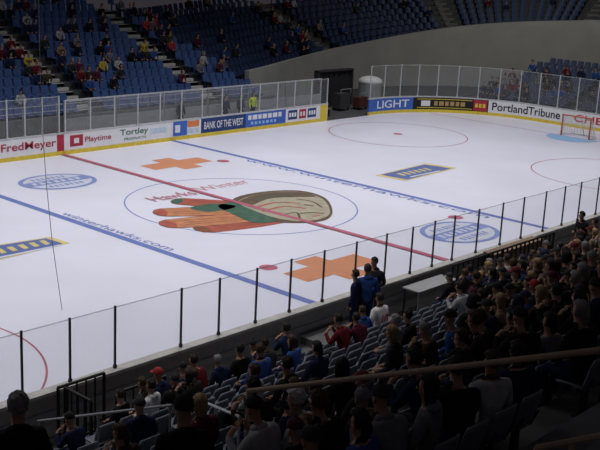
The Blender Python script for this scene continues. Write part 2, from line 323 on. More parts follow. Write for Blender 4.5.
bmobj('backrest',slab(back_fn,6,5,.03),M_seatn,seatP,True); bmobj('seat',slab(pan_fn,6,4,.03),M_seatn,seatP,True)
bm=bmesh.new(); box(bm,-.03,.03,-.12,-.04,0,.42); box(bm,-.2,.2,-.1,-.06,.38,.42); box(bm,-.08,.08,-.16,.02,0,.02)
for x in(-.16,.16): tube(bm,(x,-.16,.4),(x,-.25,.6),.014,6)
bmobj('support',bm,M_post,seatP)
def copy_tree(o,loc,rz):
    c=o.copy(); COL.objects.link(c); c.location=tuple(map(float,loc)); c.rotation_euler=(0,0,rz)
    for ch in o.children: k=ch.copy(); COL.objects.link(k); k.parent=c
    return c
# ---------------------------------------------------------------- people
def skinned(V,E,rts,sub):
    me=bpy.data.meshes.new('b'); me.from_pydata([v[0] for v in V],[(a,c) for a,c,_ in E],[])
    o=bpy.data.objects.new('b',me); COL.objects.link(o)
    o.modifiers.new('s','SKIN')
    sd=me.skin_vertices[0].data
    for i,v in enumerate(V): sd[i].radius=v[1]; sd[i].use_root=i in rts
    m=o.modifiers.new('d','SUBSURF'); m.levels=sub; m.render_levels=sub
    bpy.context.view_layer.update(); r=bpy.data.meshes.new_from_object(o.evaluated_get(bpy.context.evaluated_depsgraph_get()))
    bpy.data.objects.remove(o); bpy.data.meshes.remove(me); return r
M_skin=mat('skin',(.38,.22,.15),.6); M_eye=mat('eye dark',(.02,.015,.01),.3); M_shoe=mat('shoe black',(.015,.015,.015),.6)
def person_proto(stand=False,lean=0.,arms=0,side=0.,bulk=1.0,sub=2,detail=True):
    V=[];E=[];R=[]
    def v(x,y,z,a,c=None): V.append(((x,y,z),(a,c or a))); return len(V)-1
    def e(a,c,t): E.append((a,c,t))
    H=.43 if stand else 0.
    k_=bulk
    pel=v(0,0,.53+H,.155*k_,.115*k_); R.append(pel)
    wa=v(side*.3,-.01+.1*lean,.74+H,.15*k_,.11*k_); ch=v(side*.7,.0+.28*lean,.96+H,.17*k_,.12*k_); nb_=v(side*.95,.01+.36*lean,1.085+H,.078); h0=v(side,.03+.41*lean,1.17+H,.056)
    h1=v(side*1.05,.05+.44*lean,1.245+H,.074,.086); h2=v(side*1.1,.045+.46*lean,1.335+H,.076,.092); h3=v(side*1.1,.04+.47*lean,1.385+H,.042)
    e(pel,wa,1);e(wa,ch,1);e(ch,nb_,1);e(nb_,h0,0);e(h0,h1,0);e(h1,h2,0);e(h2,h3,0)
    hy=.05+.45*lean; hx=side*1.08
    for s in(-1,1):
        cy=.28*lean; sx=side*.7
        sh=v(s*.19*k_+sx,cy,1.03+H,.08*k_); e(ch,sh,1)
        if stand:
            if arms==1: P=[(s*.27,cy-.05,.78+H),(s*.2,cy+.17,.72+H),(s*.13,cy+.25,.74+H)]
            else: P=[(s*.26,cy-.03,.76+H),(s*.27,cy+.05,.52+H),(s*.265,cy+.08,.43+H)]
        else:
            P=[[(s*.27,cy+.06,.78),(s*.13,cy*.5+.30,.64),(s*.07,cy*.5+.38,.62)],[(s*.27,cy+.12,.80),(s*.16,cy+.30,.98),(s*.08,cy+.27,1.08)],[(s*.28,cy-.02,.76),(s*.2,.27,.60),(s*.16,.37,.58)]][arms]
        el=v(*P[0],.062*k_); wr=v(*P[1],.04); ha=v(*P[2],.034,.024); e(sh,el,1);e(el,wr,1);e(wr,ha,0)
        if detail:
            d=(Vector(P[2])-Vector(P[1])).normalized(); sd_=d.cross(Vector((0,0,1))).normalized(); dn=sd_.cross(d).normalized()
            for k,(o_,L) in enumerate(((-.027,.07),(-.009,.082),(.009,.076),(.027,.06))):
                b0=Vector(P[2])+sd_*o_; b1=b0+d*L*.6; b2=b1+d*L*.35-dn*L*.3
                i0=v(*b0,.011); i1=v(*b1,.0095); i2=v(*b2,.008); R.append(i0); e(i0,i1,0); e(i1,i2,0)
            b0=Vector(P[2])-d*.03; b1=b0-sd_*s*.045+d*.02; b2=b1+d*.035
            i0=v(*b0,.013); i1=v(*b1,.011); i2=v(*b2,.009); R.append(i0); e(i0,i1,0); e(i1,i2,0)
        hp=v(s*.095,.01,.5+H,.095); e(pel,hp,2)
        if stand: kn=v(s*.105,.02,.5,.068); an=v(s*.11,-.01,.1,.045); to=v(s*.13,.15,.045,.042)
        else: kn=v(s*.13,.44,.52,.072); an=v(s*.13,.46,.11,.046); to=v(s*.14,.62,.045,.042)
        e(hp,kn,2);e(kn,an,2);e(an,to,3)
    me=skinned(V,E,R,sub)
    A=np.array([V[a][0] for a,_,_ in E]);Bq=np.array([V[c][0] for _,c,_ in E]);T=[t for _,_,t in E]; D=Bq-A; L2=(D*D).sum(1)
    me.materials.clear()
    for m in(M_skin,M_black,M_black,M_shoe,M_eye): me.materials.append(m)
    idx=[]
    for p in me.polygons:
        c=np.array(p.center); t=np.clip(((c-A)*D).sum(1)/L2,0,1); q=A+D*t[:,None]; k=int(np.argmin(((q-c)**2).sum(1))); idx.append(T[k]); p.use_smooth=True
    if detail:
        bm=bmesh.new(); bm.from_mesh(me); bm.faces.ensure_lookup_table()
        for i,fc in enumerate(bm.faces): fc.material_index=idx[i]
        def blob(x,y,z,r,mi,sc=(1,1,1)):
            res=bmesh.ops.create_icosphere(bm,subdivisions=1,radius=r,matrix=Matrix.Translation((x+hx,y,z))@Matrix.Diagonal((*sc,1)))
            for fc in {q for w in res['verts'] for q in w.link_faces}: fc.material_index=mi; fc.smooth=True
        for s in(-1,1): blob(s*.033,hy+.08,1.285+H,.012,4); blob(s*.08,hy-.005,1.27+H,.028,0,(.4,.8,1.1))
        blob(0,hy+.09,1.258+H,.018,0,(.8,1.2,1.2)); blob(0,hy+.081,1.218+H,.02,4,(1.1,.4,.25))
        bm.to_mesh(me); bm.free()
    else: me.polygons.foreach_set('material_index',idx)
    o=link('person',me)
    o['hz']=1.3+H; o['hy']=hy; o['hx']=hx
    return o
rs=random.Random(3)
def hair_mesh(kind):
    bm=bmesh.new(); bmesh.ops.create_uvsphere(bm,u_segments=20,v_segments=14,radius=1)
    def keep(c):
        if kind=='cap': return c.z>.08
        if kind=='beanie': return c.z>-.05
        if kind=='hood': return c.y<.35 or c.z>.75
        if kind in('long','tail'): return c.z>.42 or c.y<.12
        return c.z>.42 or (c.y<.15 and c.z>-.62)
    bmesh.ops.delete(bm,geom=[q for q in bm.faces if not keep(q.calc_center_median())],context='FACES')
    for w in bm.verts:
        x,y,z=w.co; j=1+(rs.uniform(-.05,.09) if kind in('short','long','tail') else 0)
        if kind=='long' and z<0: z*=2.3; x*=1.15; y=min(y,-.15)*1.1
        if kind=='tail' and z<-.2 and abs(x)<.35: z*=2.2; y=y*1.1-.2
        if kind=='hood':
            if z<-.3: x*=1.35; z*=1.15
            w.co=(x*.125,y*.14-.008,z*.14+.015)
        else: w.co=(x*.094*j,y*.112*j-.005,z*.112*j+.03)
    if kind=='cap':
        vs=[];n=9
        for j,rr in enumerate((1.0,1.75)):
            for i in range(n):
                a=-.85+1.7*i/(n-1); vs.append(bm.verts.new((.098*math.sin(a)*(1+.1*j),.11*math.cos(a)*rr-.005,.042-.018*j)))
        for i in range(n-1): bm.faces.new((vs[i],vs[i+1],vs[n+i+1],vs[n+i]))
    if kind=='beanie':
        bmesh.ops.create_icosphere(bm,subdivisions=1,radius=.022,matrix=Matrix.Translation((0,0,.155)))
    me=bpy.data.meshes.new('hair'); bm.to_mesh(me); bm.free(); me.polygons.foreach_set('use_smooth',[kind not in('short',)]*len(me.polygons)); me.materials.append(M_black); return me
HM={k:hair_mesh(k) for k in('short','long','cap','beanie','hood','tail')}
bm=bmesh.new(); bmesh.ops.create_uvsphere(bm,u_segments=14,v_segments=8,radius=1,matrix=Matrix.Translation((0,-.075,-.20))@Matrix.Diagonal((.125,.075,.06,1)))
COLLAR=bpy.data.meshes.new('collar'); bm.to_mesh(COLLAR); bm.free(); COLLAR.polygons.foreach_set('use_smooth',[True]*len(COLLAR.polygons)); COLLAR.materials.append(M_black)
SIT=[person_proto(False,l,a,sd,bk) for l,a,sd,bk in((0,0,0,1),(.25,0,.03,1.08),(.38,1,-.03,1.0),(.05,2,.05,1.12),(.15,2,-.05,.95),(.5,1,.02,1.05))]; STD=[person_proto(True,0,0),person_proto(True,.08,1,.02,1.08)]
FSIT=[person_proto(False,l,a,sub=1,detail=False) for l,a in((0,0),(.25,0),(.1,2))]; FSTD=[person_proto(True,0,0,sub=1,detail=False)]
CLR={'black':(.012,.012,.014),'charcoal':(.03,.03,.034),'navy':(.015,.022,.06),'dark brown':(.04,.025,.018),'dark red':(.13,.012,.018),'grey':(.15,.15,.16),'olive':(.05,.05,.025),'blue':(.03,.07,.24),'white':(.66,.66,.66),'tan':(.22,.16,.10),'red':(.36,.03,.03),'yellow':(.45,.34,.06),'maroon':(.09,.015,.03),'pale grey':(.36,.36,.37),'green':(.03,.12,.06),'orange':(.45,.17,.05),'lime yellow':(.6,.75,.05)}
HCL={'black hair':(.01,.008,.007),'brown hair':(.05,.026,.014),'dark hair':(.022,.014,.01),'blond hair':(.30,.20,.09),'grey hair':(.20,.195,.19),'white hair':(.55,.55,.53)}
ALLP=[]
def person(proto,loc,rz,jk,hair='dark hair',hk='short',tr='charcoal',group=None,key=None,label=None,sc=1.0,collar=False):
    o=proto.copy(); COL.objects.link(o); o.location=tuple(map(float,loc)); o.rotation_euler=(0,0,rz); o.scale=(sc,sc,sc)
    for i,c in((1,jk),(2,tr)):
        o.material_slots[i].link='OBJECT'; o.material_slots[i].material=mat(c+' cloth',CLR[c],.85,.2,10,.1)
    nm={'short':'hair','long':'hair','tail':'hair','hood':'hood'}.get(hk,'cap')
    h=bpy.data.objects.new(nm,HM[hk]); COL.objects.link(h); h.parent=o; h.location=(proto['hx'],proto['hy']-.012,proto['hz']); h.rotation_euler=(0,0,rs.uniform(-.25,.25) if hk!='hood' else 0)
    h.material_slots[0].link='OBJECT'
    h.material_slots[0].material=mat(hair,HCL[hair],.7,.3,30) if nm=='hair' else mat((jk if nm=='hood' else hair)+' cap cloth',CLR[jk if nm=='hood' else hair],.85)
    if collar:
        q=bpy.data.objects.new('collar',COLLAR); COL.objects.link(q); q.parent=o; q.location=h.location; q.material_slots[0].link='OBJECT'; q.material_slots[0].material=mat(jk+' cloth',CLR[jk],.85,.2,10,.1)
    for k in('hz','hy','hx'): del o[k]
    o['category']='person'
    if group: o['group']=group
    if label: o['label']=label
    look='raised hood' if nm=='hood' else (hair if nm=='hair' else hair+(' cap' if hk=='cap' else ' beanie'))
    ALLP.append((o,jk,look,key)); return o
DARK=['black']*9+['charcoal']*6+['navy']*4+['dark brown']*3+['dark red','grey','olive','blue','maroon','tan','charcoal','pale grey']
def rnd_look():
    j=random.choice(DARK)
    q=random.random()
    if q<.16: return j,random.choice(['black','charcoal','navy','dark red','black','charcoal']),'cap'
    if q<.26: return j,random.choice(['black','charcoal','grey','maroon']),'beanie'
    if q<.36: return j,'black hair','hood'
    h=random.choice(['black hair','brown hair','dark hair','dark hair','brown hair','black hair','dark hair','grey hair','blond hair'])
    return j,h,random.choice(['short','short','long','tail'])
def inpoly(u,v,P):
    c=False
    for (a,b_),(d,e) in zip(P,P[1:]+P[:1]):
        if (b_>v)!=(e>v) and u<(d-a)*(v-b_)/(e-b_)+a: c=not c
    return c
EMPTYZ=[[(262,386),(268,354),(300,343),(335,333),(400,320),(455,304),(485,297),(480,318),(440,344),(400,372),(330,384)],[(203,378),(258,370),(262,404),(205,404)]]
grid=[]
for r in range(13):
    for k in range(75):
        x=-27+.54*k+(r%2)*.1; y=NY-NP*r; zf=NZ+NR*r
        if -19.25<x<-18.0: continue
        u,vv=proj((x,y+.03,zf+1.27)); us,vs=proj((x,y-.2,zf+.6))
        if u<-14 or u>612 or vv>452: continue
        grid.append([r,x,y,zf,u,vv,us,vs,None])
SPEC=[(97,374,'black','dark hair','short'),(118,374,'charcoal','brown hair','short'),(140,380,'white','dark hair','short'),(165,362,'navy','red','cap'),(172,377,'black','black','cap'),(187,352,'dark red','dark hair','short'),
(197,366,'charcoal','brown hair','short'),(212,354,'navy','grey hair','short'),(231,350,'black','black hair','short'),(265,350,'blue','brown hair','short'),(285,330,'navy','dark hair','short'),(299,336,'blue','brown hair','long'),(270,344,'charcoal','dark hair','short'),
(384,302,'white','dark hair','short'),(402,316,'grey','grey hair','short'),(515,297,'tan','blond hair','long'),(530,284,'pale grey','brown hair','short'),(465,290,'pale grey','dark hair','short'),(318,410,'pale grey','white hair','short'),(410,414,'grey','charcoal','beanie'),(300,366,'black','dark hair','short'),(268,374,'pale grey','brown hair','short'),(345,318,'dark red','dark hair','short'),(370,300,'blue','brown hair','short'),(360,318,'maroon','dark hair','short'),(415,310,'black','black hair','short'),(470,352,'navy','black','cap'),(545,285,'charcoal','red','cap'),(330,405,'black','brown hair','short'),(500,382,'pale grey','brown hair','short'),(560,330,'grey','dark hair','tail')]
for u,vv,j,h,hk in SPEC:
    c=min((g_ for g_ in grid if g_[8] is None),key=lambda g_:(g_[4]-u)**2+2*(g_[5]-vv)**2); c[8]=(j,h,hk)
for g_ in grid:
    if g_[8] is not None: continue
    u,vv,us,vs=g_[4:8]
    clump=.5+.5*math.sin(g_[1]*1.3+g_[0]*2.1)*math.cos(g_[1]*.55-g_[0]*1.2)
    if 234<u<262 and vv>378: p=0
    elif any(inpoly(us,vs,P) or inpoly((u+us)/2,(vv+vs)/2,P) for P in EMPTYZ): p=.02
    elif u<60: p=0
    elif u<205: p=.15 if vv>385 else .3
    elif u<270 and vv<400: p=.18
    elif u<430 and g_[0]<=1: p=.65
    elif u<430 and vv<385: p=.35
    elif g_[0]==0: p=.2+.4*clump
    elif vv>370: p=.75+.25*clump
    else: p=.5+.45*clump
    if random.random()<p: g_[8]=rnd_look()
nseats=0; rowp={}
for g_ in grid:
    r,x,y,zf,u,vv,us,vs,occ=g_
    if occ:
        jit=random.uniform(-.4,.4); js=occ[0]=='white' and vv<330
        o=person(SIT[3] if js else random.choice(SIT),(x,y,zf),0 if js else jit,occ[0],occ[1],occ[2],random.choice(['charcoal','navy','black']),'spectators in the near stand',('n',r,x),sc=1.06 if js else random.uniform(.91,1.03),collar=(not js) and occ[2]!='hood' and random.random()<.6)
        if js:
            V,Fc=textmesh('10',.03); mesh('jersey_number',[(-.10+.24*a[0],-.175,.72+.25*a[1]) for a in V],Fc,M_red,o)
    if u>62 or r<2: rowp.setdefault(r,[]).append((x,y,zf,bool(occ)))
for r,L in sorted(rowp.items()):
    L.sort(); ne=no=0
    for x,y,zf,oc in L:
        s=copy_tree(seatP,(x,y,zf),0); nseats+=1
        if oc: no+=1; lb='blue-grey seat under the %s seated person from left, row %d up from boards'%(ordn(no),r+1)
        else: ne+=1; lb='empty blue-grey seat, %s empty one from left in row %d up from boards'%(ordn(ne),r+1)
        tag(s,lb,'seat','seats in the near stand')
def stand_at(proto,u,vh,y,jk,hair,hk,rz,label,dz=None,H=1.83):
    q=Py(u,vh,y); zf=q[2]-H if dz is None else dz
    return person(proto,(q[0],y,zf),rz,jk,hair,hk,'navy',label=label,collar=True),q,zf
_,qa,za=stand_at(STD[0],357,271,-13.35,'navy','dark hair','short',.3,'person in navy jacket standing at near boards, leftmost of the three')
o1=ALLP[-1][0]
_,qc,zc=stand_at(STD[1],368,266,-13.5,'blue','brown hair','short',-.6,'person in blue jacket standing between the other two at near boards')
o2=ALLP[-1][0]
_,qb,zb=stand_at(STD[1],377,258,-13.05,'charcoal','black hair','short',1.6,'person in charcoal jacket standing at near boards, rightmost of the three')
o3=ALLP[-1][0]
for o,q in((o1,qa),(o2,qc),(o3,qb)): o.location.z=za; o.scale=((q[2]-za)/1.83,)*3
bm=bmesh.new(); box(bm,qa[0]-.9,qb[0]+.9,-13.75,-12.35,0,max(.05,za)); box(bm,qa[0]-1.3,qa[0]-.9,-13.75,-12.35,0,max(.03,za/2))
tag(bmobj('step_platform',bm,mat('platform grey',(.13,.13,.13),.7)),'dark grey step platform under the three people standing at near boards','platform')
stand_at(STD[1],585,208,-13.4,'black','black hair','short',1.2,'person in black standing beside near boards at right edge',0)
ALLP[-1][0].scale=(1.06,)*3
stand_at(STD[0],596,222,-13.9,'navy','dark hair','short',.4,'person in navy behind the black-clad one at right edge',.0)
def on_stand(u,v_,h):
    return onplane(u,v_,(0,.45,1),NZ+.45*NY+h)
for (u,vv,d,jk,hr,hk,lb) in((185,399,8.6,'black','black','cap','person in black with dark cap standing in the foreground'),(18,396,11.0,'black','grey hair','short','person in black standing at the bottom left corner')):
    dr=ray(u,vv); dr=dr/np.linalg.norm(dr[:2]); q=CAM+dr*d; r=max(0,round((NY-q[1])/NP)); zf=NZ+NR*r
    person(STD[0],(q[0],q[1],zf),-.5,jk,hr,hk,'black',label=lb,sc=(q[2]-zf)/1.84,collar=True)
# ---------------------------------------------------------------- rails and fences near
def post_to_floor(q,r_,m,t):
    rr=math.ceil((NY+.42-q[1])/NP)-1; zf=NZ+NR*rr if rr>=0 else 0
    bm=bmesh.new(); tube(bm,(q[0],q[1],zf),q,r_,8); bmobj('post',bm,m,t)
R1=on_stand(248,391,1.6); R2=on_stand(602,350,1.6); d=R2-R1
t=empty('handrail',(0,0,0)); tag(t,'long brown tubular handrail crossing above the foreground crowd','handrail')
bm=bmesh.new(); tube(bm,R1,R1+d*1.15,.028,10); bmobj('top_rail',bm,M_rail,t)
for k in(0.003,1.12): post_to_floor(R1+d*k,.03,M_rail,t)
def simple_rail(a,b_,m,label,n=3):
    t=empty('handrail',(0,0,0)); tag(t,label,'handrail'); a=np.array(a);b_=np.array(b_)
    bm=bmesh.new(); tube(bm,a,b_,.022,8); bmobj('top_rail',bm,m,t)
    for k in range(n): post_to_floor(a+(b_-a)*(k+.02)/(n-.96),.02,m,t)
simple_rail(on_stand(197,399,1.1),on_stand(240,417,1.1),M_lgrey,'short pale handrail on the stair aisle below the empty seats')
simple_rail(on_stand(38,421,1.1),on_stand(172,405,1.1),M_grey,'grey handrail at bottom left in front of the fence')
simple_rail(on_stand(536,448,1.4),on_stand(610,434,1.4),M_rail,'short brown handrail at the bottom right corner')
def fence(a,b_,z0,h,label,rb=.02,gap=.2):
    a=np.array(a,float);b_=np.array(b_,float); L=np.linalg.norm(b_-a); t=empty('barrier_fence',(a[0],a[1],z0),math.atan2(b_[1]-a[1],b_[0]-a[0])); tag(t,label,'fence')
    bm=bmesh.new(); tube(bm,(0,0,h),(L,0,h),.035); tube(bm,(0,0,.12),(L,0,.12),.03)
    for x in(0,L): tube(bm,(x,0,0),(x,0,h),.035)
    bmobj('frame',bm,M_black,t); bm=bmesh.new(); n=int(L/gap)
    for i in range(1,n): tube(bm,(L*i/n,0,.12),(L*i/n,0,h),rb,6)
    bmobj('bars',bm,M_black,t)
xa=Py(58,385,-12.75)[0]; xb=Py(104,385,-12.75)[0]; xc=Py(165,390,-13.1)[0]
fence((xa,-12.75),(xb,-12.75),0,1.35,'black barred fence panel at bottom left behind near boards'); fence((xa+.1,-12.85),(xa+.1,-13.7),0,1.35,'black barred fence panel turned away from boards at bottom left')
fence((xb+.06,-13.1),(xc,-13.1),0,1.0,'lower black barred fence panel beside the white-shirted person')
x1=Py(452,275,-13.2)[0]; x2=Py(502,262,-13.2)[0]; x3=Py(552,250,-13.2)[0]
fence((x1,-13.2),(x2-.05,-13.2),0,1.45,'black barred fence behind near boards, left of the two panels at right',.032,.26); fence((x2,-13.2),(x3,-13.2),0,1.45,'black barred fence behind near boards, right of the two panels at right',.032,.26)
def table(u,vv,y,w,dp,h,m,label):
    q=Py(u,vv,y); t=empty('side_table',(q[0],y,0)); tag(t,label,'table')
    bm=bmesh.new(); box(bm,-w/2,w/2,-dp/2,dp/2,h-.04,h); bmobj('table_top',bm,m,t)
    for sx in(-1,1):
        for sy in(-1,1): bm=bmesh.new(); box(bm,sx*(w/2-.06)-.02,sx*(w/2-.06)+.02,sy*(dp/2-.06)-.02,sy*(dp/2-.06)+.02,0,h-.04); bmobj('leg',bm,M_post,t)
    bm=bmesh.new(); box(bm,-w/2+.02,w/2-.02,-dp/2+.03,-dp/2+.05,.1,h-.04); bmobj('front_panel',bm,m,t)
table(430,288,-12.85,1.9,.6,.95,mat('table grey',(.34,.34,.34)),'pale grey table against the near boards left of the black fence'); table(514,248,-12.55,3.0,.45,1.12,mat('brown ply',(.30,.21,.14)),'brown table between near boards and black fence at right')
# ---------------------------------------------------------------- far stand with curved concrete wall
FY,FP,FR,NRW=16.0,.85,.36,14
wp=np.array([(18,17.7),(21,18.6),(25,19.8),(31,21),(37,20.6),(42,18.2),(45.5,14),(47,9),(47.5,3),(47.5,-6)],float)
W=catm(wp); tg=np.gradient(W,axis=0); tg/=np.linalg.norm(tg,axis=1)[:,None]; wn=np.stack([-tg[:,1],tg[:,0]],1)
VT=[(200,78),(255,70),(330,50),(430,30),(500,22),(600,20),(800,22)]
wz=[]
for x,y in W:
    vtop=45
    for _ in range(6):
        z=z_at(x,y,vtop); u=proj((x,y,z))[0]; vtop=float(np.interp(u,[a for a,_ in VT],[c for _,c in VT]))
    wz.append(z)
wz=np.array(wz); wz=np.convolve(np.pad(wz,4,mode='edge'),np.ones(9)/9,'valid')
n=len(W); v=[];f=[]
for i in range(n):
    a=W[i]; c=W[i]+wn[i]*.3; v+=[(a[0],a[1],0),(a[0],a[1],wz[i]),(c[0],c[1],wz[i]),(c[0],c[1],0)]
for i in range(n-1):
    for j in range(3): f.append((4*i+j,4*i+j+1,4*i+5+j,4*i+4+j))
f.append((0,3,2,1))
struct(mesh('wall_far',v,f,M_wallgrey))
xA=wp[0][0]; R0=2; zA=wz[0]-.9; FZ=zA-FR*R0; WO=.85
def xlim(r): return xA-.3 if r<R0 else xA-.3+wn[0][0]*(WO+FP*(r-R0)+.45)
v=[];f=[]
for r in range(NRW):
    y0=FY+FP*r-.4; z=FZ+FR*r; k=len(v); xr=xlim(r)+.3
    v+=[(-48,y0,z-FR if r else 0),(xr,y0,z-FR if r else 0),(-48,y0,z),(xr,y0,z),(-48,y0+FP,z),(xr,y0+FP,z)]; f+=[(k,k+1,k+3,k+2),(k+2,k+3,k+5,k+4)]
struct(mesh('floor_far_stand',v,f,M_dconc))
v=[];f=[]
for r in range(10):
    for q in(0,1):
        for i in range(n):
            off=.3 if (r==0 and q==0) else WO+FP*(r+q); c=W[i]+wn[i]*off; v.append((c[0],c[1],wz[i]-.9+FR*r))
    k=2*n*r
    f+=[(k+i,k+i+1,k+n+i+1,k+n+i) for i in range(n-1)]
    if r: f+=[(k-n+i,k-n+i+1,k+i+1,k+i) for i in range(n-1)]
struct(mesh('floor_end_upper_stand',v,f,M_dconc))
def fplane(u,vv): return onplane(u,vv,(0,-FR/FP,1),FZ-FY*FR/FP)
ais=[float(fplane(u,vv)[0]) for u,vv in((62,92),(188,82),(258,66))]
for ia,ax in enumerate(ais):
    bm=bmesh.new()
    for r in range(NRW):
        if ax>xlim(r)-.3: continue
        for h in(0,1): box(bm,ax-.5,ax+.5,FY+FP*r-.4+FP*h/2,FY+FP*r-.4+FP*h/2+.2,FZ+FR*r+(.18 if h else 0)-.17,FZ+FR*r+(.18 if h else 0)+.01)
    struct(bmobj('trim_%d'%(ia+1),bm,M_step))
bm=bmesh.new(); box(bm,-48,xA,FY-.62,FY-.42,0,FZ+.35); struct(bmobj('wall_far_front',bm,mat('mid concrete',(.13,.13,.135),.9,.2,2)))
t=empty('guard_rail',(0,0,0)); tag(t,'pale guard rail along the front of the far stand','railing')
bm=bmesh.new(); tube(bm,(-30,FY-.5,FZ+.95),(xA,FY-.5,FZ+.95),.025); tube(bm,(-30,FY-.5,FZ+.65),(xA,FY-.5,FZ+.65),.02); bmobj('rails',bm,M_grey,t)
for k in range(25): bm=bmesh.new(); x=-30+k*(xA+30)/24; tube(bm,(x,FY-.5,FZ+.3),(x,FY-.5,FZ+.95),.022,6); bmobj('post',bm,M_grey,t)
bx0=float(Py(66,110,14.2)[0]); bx1=float(Py(322,95,14.2)[0])
L=(bx1-bx0)/6
for k in range(6):
    t=empty('bench_partition',(bx0+L*k,14.3,0)); tag(t,'grey bench back wall panel behind far boards, %s from the left'%ordn(k+1),'partition','bench back panels')
    bm=bmesh.new(); box(bm,.05,L-.05,0,.06,0,1.25); bmobj('panel',bm,M_grey,t)
    bm=bmesh.new(); tube(bm,(0,.03,2.2),(L,.03,2.2),.03); tube(bm,(0,.03,0),(0,.03,2.2),.04); tube(bm,(L,.03,0),(L,.03,2.2),.04); fr=bmobj('frame',bm,M_lgrey,t)
    mesh('pane',[(.05,.03,1.25),(L-.05,.03,1.25),(L-.05,.03,2.17),(.05,.03,2.17)],[(0,1,2,3)],M_fglass,fr)
    b2=empty('player_bench',(bx0+L*k,13.4,0)); tag(b2,'low dark bench behind far boards, %s from the left'%ordn(k+1),'bench','benches behind far boards')
    bm=bmesh.new(); box(bm,.1,L-.1,-.2,.2,.41,.46); bmobj('seat',bm,mat('bench grey',(.13,.13,.13)),b2)
    for x in(.3,L-.3): bm=bmesh.new(); box(bm,x-.04,x+.04,-.16,.16,0,.41); bmobj('leg',bm,M_post,b2)
gx0=float(Py(333,110,14.5)[0]); gx1=float(Py(366,105,14.5)[0])
t=empty('tunnel_portal',(gx0,14.8,0)); tag(t,'dark curtained tunnel portal behind the open rink gate','portal')
bm=bmesh.new(); n_=24; vs=[]
for i in range(n_+1):
    x=(gx1-gx0)*i/n_; yy=1.2+.08*math.sin(i*1.7); vs.append((bm.verts.new((x,yy,0)),bm.verts.new((x,yy,2.35))))
for a,c in zip(vs,vs[1:]): bm.faces.new((a[0],c[0],c[1],a[1]))
bmobj('curtain',bm,mat('dark curtain',(.02,.02,.025),.9),t)
bm=bmesh.new(); box(bm,-.1,0,1.0,1.4,0,2.4); box(bm,gx1-gx0,gx1-gx0+.1,1.0,1.4,0,2.4); box(bm,-.1,gx1-gx0+.1,1.0,1.4,2.35,2.45); bmobj('frame',bm,mat('dark portal',(.04,.04,.045)),t)
def crate(x,y,w,dp,h,m,label):
    t=empty('equipment_cart',(x,y,0)); tag(t,label,'cart')
    bm=bmesh.new(); box(bm,-w/2,w/2,-dp/2,dp/2,.14,h); bmobj('body',bm,m,t)
    bm=bmesh.new(); tube(bm,(-w/2,-dp/2,h),(-w/2,-dp/2,h+.3),.02); tube(bm,(w/2,-dp/2,h),(w/2,-dp/2,h+.3),.02); tube(bm,(-w/2,-dp/2,h+.3),(w/2,-dp/2,h+.3),.02); bmobj('handle',bm,M_grey,t)
    for sx in(-1,1):
        for sy in(-1,1): bm=bmesh.new(); tube(bm,(sx*(w/2-.1)-.03,sy*(dp/2-.08),.07),(sx*(w/2-.1)+.03,sy*(dp/2-.08),.07),.07,10); bmobj('wheel',bm,M_black,t)
crate(gx0+.9,14.6,1.0,.7,1.1,mat('slate cart',(.05,.05,.055)),'dark grey equipment cart at left in the open rink gate'); crate(gx1-1.0,14.2,.9,.6,.8,mat('maroon crate',(.10,.03,.03)),'maroon equipment cart at right in the open rink gate')
t=empty('storage_drum',(gx1+1.7,15.6,0)); tag(t,'white domed drum behind blue board beside the gate','drum')
bm=bmesh.new(); bmesh.ops.create_cone(bm,cap_ends=True,segments=24,radius1=.8,radius2=.8,depth=1.5,matrix=Matrix.Translation((0,0,.75))); bmobj('body',bm,M_grey,t)
bm=bmesh.new(); bmesh.ops.create_uvsphere(bm,u_segments=24,v_segments=8,radius=.85,matrix=Matrix.Translation((0,0,1.5))@Matrix.Diagonal((1,1,.45,1))); bmobj('lid',bm,M_white,t,True)
# far seats
fs=[]
for r in range(NRW):
    x=-46
    while x<xlim(r)-.1:
        if all(abs(x-a)>.8 for a in ais): fs.append((x,FY+FP*r,FZ+FR*r,PI,r,'s'))
        x+=.55
cum=np.concatenate([[0],np.cumsum(np.linalg.norm(np.diff(W,axis=0),axis=1))])
uw=[proj((W[i][0],W[i][1],wz[i]))[0] for i in range(n)]
aw=[float(np.interp(u,uw,cum)) for u in(347,462,580)]
ar=np.arange(n)
for r in range(10):
    off=WO+FP*r+.45; s=.3
    while s<cum[-1]-.3:
        if all(abs(s-a)>.8 for a in aw):
            i=np.interp(s,cum,ar); x=np.interp(i,ar,W[:,0]+wn[:,0]*off); y=np.interp(i,ar,W[:,1]+wn[:,1]*off); z=np.interp(i,ar,wz)-.9+FR*r
            a=np.interp(i,ar,np.unwrap(np.arctan2(-wn[:,1],-wn[:,0])))
            fs.append((x,y,z,a-PI/2,r,'w'))
        s+=.55
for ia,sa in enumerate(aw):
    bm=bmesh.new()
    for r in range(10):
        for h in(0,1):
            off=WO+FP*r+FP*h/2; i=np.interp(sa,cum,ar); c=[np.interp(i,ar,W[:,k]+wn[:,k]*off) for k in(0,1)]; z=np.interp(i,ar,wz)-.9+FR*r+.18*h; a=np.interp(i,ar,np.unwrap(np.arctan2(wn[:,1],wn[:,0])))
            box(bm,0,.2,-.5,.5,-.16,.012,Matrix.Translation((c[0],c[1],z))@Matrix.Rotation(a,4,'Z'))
    struct(bmobj('trim_%d'%(ia+4),bm,mat('dim step nosing',(.16,.16,.15),.8)))  # nosing colour darkened to carry the shade above the wall
ER=8; EX=33.6; EZ=.5; ERR=.28
for r in range(ER):
    for k in range(44):
        y=-13+.55*k
        if abs(y-3.2)<.5 or y>10.5-.25*r: continue
        fs.append((EX+.85*r,y,EZ+ERR*r,PI/2,r,'e'))
v=[];f=[]
